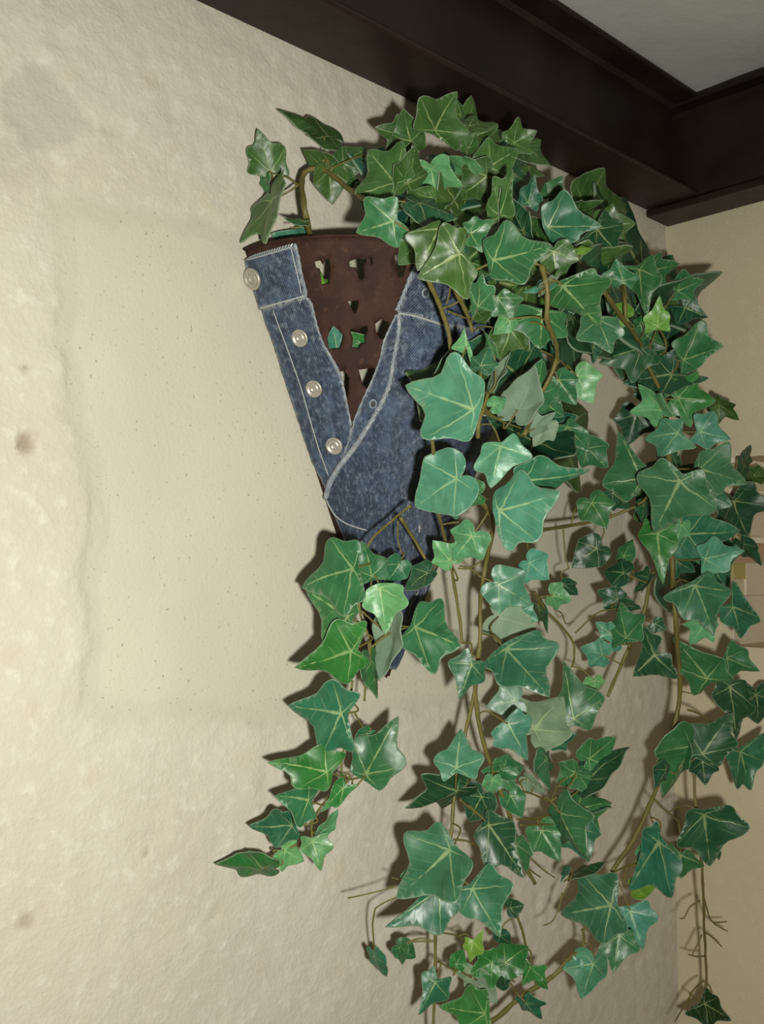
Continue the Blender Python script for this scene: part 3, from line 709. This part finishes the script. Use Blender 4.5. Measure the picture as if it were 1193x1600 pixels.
# leaf shapes: polar outline round the point where the veins meet, tip along +y
SHAPES = [
 [(0,1),(8,.865),(18,.725),(28,.635),(38,.605),(47,.65),(55,.705),(62,.65),(74,.545),(88,.485),(102,.455),(116,.465),(129,.465),(143,.41),(158,.30),(171,.17),(180,.10)],
 [(0,1),(9,.85),(20,.70),(31,.60),(41,.585),(51,.635),(59,.66),(67,.59),(78,.50),(92,.455),(106,.46),(120,.48),(134,.45),(148,.37),(162,.26),(173,.15),(180,.09)],
 [(0,1),(8,.88),(18,.76),(28,.69),(39,.64),(50,.615),(60,.61),(70,.56),(82,.515),(96,.49),(110,.485),(124,.47),(138,.43),(152,.36),(164,.26),(174,.15),(180,.09)],
 [(0,1),(9,.84),(18,.69),(26,.59),(34,.56),(44,.63),(52,.735),(57,.78),(63,.70),(72,.55),(84,.455),(98,.43),(112,.475),(122,.51),(134,.46),(150,.33),(166,.20),(180,.10)],
]
def leaf_mesh(shape, curl, fold, seed):
    rs = random.Random(seed); A = SHAPES[shape]; skew = rs.uniform(.88, 1.12)
    def rad(deg):
        s = 1.0
        if deg > 180: deg = 360-deg; s = skew
        for (a0, r0), (a1, r1) in zip(A, A[1:]):
            if a0 <= deg <= a1:
                r = r0+(r1-r0)*(deg-a0)/(a1-a0); return r if deg < 12 else r*(1+(s-1)*min(1, (deg-12)/30))
        return A[-1][1]
    angs = [a for a, _ in A]; angs = sorted(angs+[(a0+a1)/2 for a0, a1 in zip(angs, angs[1:])])
    angs = angs + [360-a for a in angs[::-1] if 0 < a < 180]
    out = [(rad(a)*math.sin(math.radians(a)), rad(a)*math.cos(math.radians(a))) for a in angs]
    return build_leaf(out, curl, fold, rs, lambda x, y: (x, y))
def lobed_leaf(lobes, curl, fold, rs):
    """leaf whose lobe tips are given in its own plane (tip of the middle lobe at (0, 1))"""
    sides = {}
    for s in (1, -1):
        L = sorted((math.degrees(math.atan2(abs(x), y)), math.hypot(x, y)) for x, y in lobes if x*s > 0)
        L = [(a, min(r, 1.15)) for a, r in L if a > 22]
        if not L: L = [(56, .64), (124, .46)]
        elif len(L) == 1: L = [L[0], (min(max(L[0][0]+58, 112), 150), .44)] if L[0][0] < 98 else [(L[0][0]*.47, .62), L[0]]
        else: L = [L[0], L[-1]]
        if L[1][0] > 158: L[1] = (158, L[1][1])
        if L[1][0]-L[0][0] < 25: L[1] = (L[0][0]+25, L[1][1])
        sides[s] = L
    def side(s):
        (a1, r1), (a2, r2) = sides[s]; P = lambda a, r: (s*r*math.sin(math.radians(a)), r*math.cos(math.radians(a)))
        K = [(0., 1.), P(a1, r1), P(a2, r2), P(180, .10)]; cc = (.21, .15, -.20); o = []
        for (p, q_, c) in zip(K, K[1:], cc):
            for t in (0, .12, .25, .4, .55, .7, .82, .92):
                w = 1-c*math.sin(PI*t)**2+(.075 if c > 0 else 0)*math.sin(2*PI*t)**2; o.append(((p[0]+(q_[0]-p[0])*t)*w, (p[1]+(q_[1]-p[1])*t)*w))
        return o
    R = side(1); Lf = side(-1)
    out = R + [(0., -.10)] + Lf[:0:-1]
    for _ in range(2):                                     # soften the lobe tips a little
        n = len(out); out = [out[0]] + [(.2*out[i-1][0]+.6*out[i][0]+.2*out[(i+1) % n][0], .2*out[i-1][1]+.6*out[i][1]+.2*out[(i+1) % n][1]) for i in range(1, n)]
    def warp(x, y):
        s = 1 if x >= 0 else -1; (a1, r1), (a2, r2) = sides[s]
        a = math.degrees(math.atan2(abs(x), y)); r = math.hypot(x, y)
        th = float(np.interp(a, (0, a1, a2, 180), (0, 54, 124, 180))); k = float(np.interp(a, (0, a1, a2, 180), (1, .70/r1, .46/r2, 1)))
        return (s*r*k*math.sin(math.radians(th)), r*k*math.cos(math.radians(th)))
    return build_leaf(out, curl, fold, rs, warp)
def build_leaf(out, curl, fold, rs, warp):
    n = len(out); pts = list(out); edges = [(i, (i+1) % n) for i in range(n)]
    pts += [(x*.96, y*.96-.001) for x, y in out]; ring = n
    for k in np.arange(0, .95, .11): pts.append((0, float(k)))
    g = .105
    for iy in range(-9, 11):
        for ix in range(-11, 12):
            x = (ix+.5*(iy % 2))*g; y = iy*g
            if abs(x) > .03 and inpoly(x/.88, y/.88, out): pts.append((x+rs.uniform(-.01, .01), y+rs.uniform(-.01, .01)))
    vs_, _, fs_, ov, *_ = delaunay_2d_cdt([Vector(p) for p in pts], edges, [], 0, 1e-6)
    tri = [f for f in fs_ if inpoly(sum(vs_[i].x for i in f)/3, sum(vs_[i].y for i in f)/3, out)]
    ph = rs.uniform(0, 9)
    def hz(x, y):
        r2 = x*x+y*y
        z = fold*abs(x) - curl*.55*max(0, y)**2 - curl*.35*x*x + .035*math.sin(5*x+ph)*math.sin(4*y+ph*2)
        th = math.degrees(math.atan2(abs(x), y)); z += .05*math.sqrt(r2)*math.cos(math.radians(th*6.4))
        return z + .05*noise.noise(Vector((x*3, y*3, ph)))
    m = len(vs_); th = .008
    V = [(p.x, p.y, hz(p.x, p.y)+th) for p in vs_]+[(p.x, p.y, hz(p.x, p.y)-th) for p in vs_]
    F, mi, cnt = [], [], {}
    for f in tri:
        a, b, c = f
        if (vs_[b]-vs_[a]).cross(vs_[c]-vs_[a]) < 0: b, c = c, b
        F.append((a, b, c)); mi.append(0); F.append((a+m, c+m, b+m)); mi.append(1)
        for e in ((a, b), (b, c), (c, a)): cnt[e] = 1
    for (a, b) in list(cnt):
        if (b, a) not in cnt: F.append((b, a, a+m, b+m)); mi.append(0)
    me = bpy.data.meshes.new('leaf'); me.from_pydata(V, [], F); me.update()
    me.materials.append(M['leaf_top']); me.materials.append(M['leaf_under'])
    me.polygons.foreach_set('material_index', mi); me.polygons.foreach_set('use_smooth', [True]*len(F))
    bset = {a for (a, b) in cnt if (b, a) not in cnt} | {b for (a, b) in cnt if (b, a) not in cnt}
    at = me.attributes.new('edge', 'FLOAT', 'POINT'); at.data.foreach_set('value', [1.0 if (i % m) in bset else 0.0 for i in range(2*m)])
    WU = [warp(p.x, p.y) for p in vs_]
    uvl = me.uv_layers.new(name='leaf')
    uvl.data.foreach_set('uv', [c for l in me.loops for c in (WU[l.vertex_index % m][0]/4+.5, WU[l.vertex_index % m][1]/4+.5)])
    return me
LM = [leaf_mesh(s, c, f, 10+i) for i, (s, c, f) in enumerate(((0,.12,.12),(0,.40,.05),(0,-.10,.42),(1,.15,-.30),(1,.45,.25),(1,.05,-.12),(2,.2,.30),(2,.5,.0),(3,.1,.12),(3,.35,-.25),(3,-.1,.30),(0,.25,-.10)))]
LM_SMALL = [6, 7, 3, 4]
GREENS = dict(o=(.050,.118,.026), g=(.036,.150,.052), d=(.018,.080,.035), e=(.026,.135,.072), t=(.080,.260,.165), l=(.115,.320,.135), y=(.150,.330,.040), s=(.040,.150,.075), b=(.030,.165,.035), p=(.20,.30,.20), f=(.010,.045,.012))  # t: bluish green leaf with pale flash haze put into the colour
def add_leaf(J, T, wf, shade, rs, petiole=True, lobes=None):
    ax = T-J; L = ax.length; y = ax.normalized(); v_ = (CAM-J).normalized()
    z = (v_-y*v_.dot(y)).normalized(); x = y.cross(z)
    if lobes:
        rho = rs.uniform(-.5, .5); L *= 1.05; sc = L/math.cos(rho)
    elif wf < .85:
        rho = math.acos(max(wf, .25))*rs.choice((-1, 1)); sc = L
    else:
        rho = rs.uniform(-.55, .55); L *= 1.05; sc = L*wf*1.06*(1+.15*abs(rho))
    z2 = z*math.cos(rho)+x*math.sin(rho); x2 = y.cross(z2)
    if shade == 'p' and rs.random() < .55: z2 = -z2; x2 = y.cross(z2)
    me = LM[rs.choice((0, 8, 11, 5))] if wf < .5 else LM[rs.choice(LM_SMALL)] if L < .026 else LM[rs.randrange(len(LM))]
    if lobes: me = lobed_leaf(lobes, *rs.choice(((.12,.10),(.35,.05),(-.08,.30),(.15,-.22),(.30,.20),(.05,-.10))), rs)
    o = bpy.data.objects.new('leaf', me); COL.objects.link(o); o.parent = ivy
    Mx = Matrix(((x2.x*sc, y.x*L, z2.x*L, J.x), (x2.y*sc, y.y*L, z2.y*L, J.y), (x2.z*sc, y.z*L, z2.z*L, J.z), (0, 0, 0, 1)))
    o.matrix_parent_inverse = Matrix.Translation(-ivy.location); o.matrix_basis = Mx
    back = 0.0                                             # keep every lobe clear of the two walls
    for v in me.vertices:
        w = Mx @ v.co; back = max(back, (w.y+.007)/max(v_.y*-1, .2), (w.x+.007)/max(v_.x*-1, .2))
    if 0 < back < .2: o.matrix_basis = Matrix.Translation(v_*back) @ Mx
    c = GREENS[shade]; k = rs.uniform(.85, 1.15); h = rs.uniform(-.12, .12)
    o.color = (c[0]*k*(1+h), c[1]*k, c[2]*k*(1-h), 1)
    if petiole: petioles.append((o.matrix_basis.translation-z2*L*.02, y, L, o))
    return o
petioles = []
rs = random.Random(3)
for item in LEAVES.replace('\n', ';').split(';'):
    it = item.split()
    if len(it) < 7: continue
    jx, jy, tx, ty, wf = (float(t) for t in it[:5]); shade = it[5]; lift = int(it[6])*.0075-.012
    inside = int(it[6]) <= -5                              # stands inside the planter, behind its front
    J = on_y(jx, jy, .03) if inside else place(jx, jy, lift)
    if int(it[6]) == -6: J = CAM + ray(jx, jy)*(cone_hit(jx, jy)[2]+.016)
    apx = math.hypot(tx-jx, ty-jy); zc = (J-CAM).length; L0 = apx*zc/FPX
    Tn = place(tx, ty, lift); want = zc + L0*rs.uniform(-.35, .45)
    r_ = ray(tx, ty).normalized(); lim = (Tn-CAM).length
    h = cone_hit(tx, ty); far = min((on_y(tx, ty, .012)-CAM).length, 99 if on_x(tx, ty, -.012) is None else (on_x(tx, ty, -.012)-CAM).length)
    if h and h[1] < 1.045 and not inside: far = min(far, (ray(tx, ty)*h[2]).length-.014)
    T_ = CAM + r_*min(want, far)
    if int(it[6]) == -6: T_ = CAM + ray(tx, ty)*(cone_hit(tx, ty)[2]+.016)
    lob = None
    if len(it) > 7:
        e = ((tx-jx)/apx, -(ty-jy)/apx); g = [float(t) for t in it[7:]]; lob = []
        for a, c in zip(g[::2], g[1::2]):
            dx, dy = (a-jx)/apx, -(c-jy)/apx; lob.append((dx*e[1]-dy*e[0], dx*e[0]+dy*e[1]))
    add_leaf(J, T_, wf, shade, rs, not inside, lob)
# leaves deeper in the bush, seen through the gaps
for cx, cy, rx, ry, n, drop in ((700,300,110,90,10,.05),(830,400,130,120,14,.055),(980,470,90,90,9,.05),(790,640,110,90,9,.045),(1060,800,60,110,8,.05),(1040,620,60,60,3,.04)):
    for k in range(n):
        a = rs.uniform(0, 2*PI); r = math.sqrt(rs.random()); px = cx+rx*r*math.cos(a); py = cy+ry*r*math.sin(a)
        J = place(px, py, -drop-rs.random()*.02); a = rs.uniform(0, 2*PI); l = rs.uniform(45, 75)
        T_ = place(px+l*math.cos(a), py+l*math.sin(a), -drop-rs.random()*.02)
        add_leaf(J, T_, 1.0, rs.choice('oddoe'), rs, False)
# leaf stalks run to the nearest vine
SP = np.array([tuple(p) for p, _ in stem_pts])
for J, y, L, leaf in petioles:
    back = J - y*L*.35
    d = np.linalg.norm(SP-np.array(tuple(back)), axis=1); i = int(d.argmin())
    if d[i] > .055: continue
    e = Vector(SP[i]); mid = (J+e)*.5 - y*min(L*.35, .012) - Vector((0, 0, .002))
    pts = smooth_path([J, mid, e], 5); V, F = [], []; tube_geo(V, F, pts, [.0009]*len(pts), 5)
    so = mesh_obj('stalk', V, F, M['stem']); so.parent = leaf; so.matrix_parent_inverse = leaf.matrix_basis.inverted()
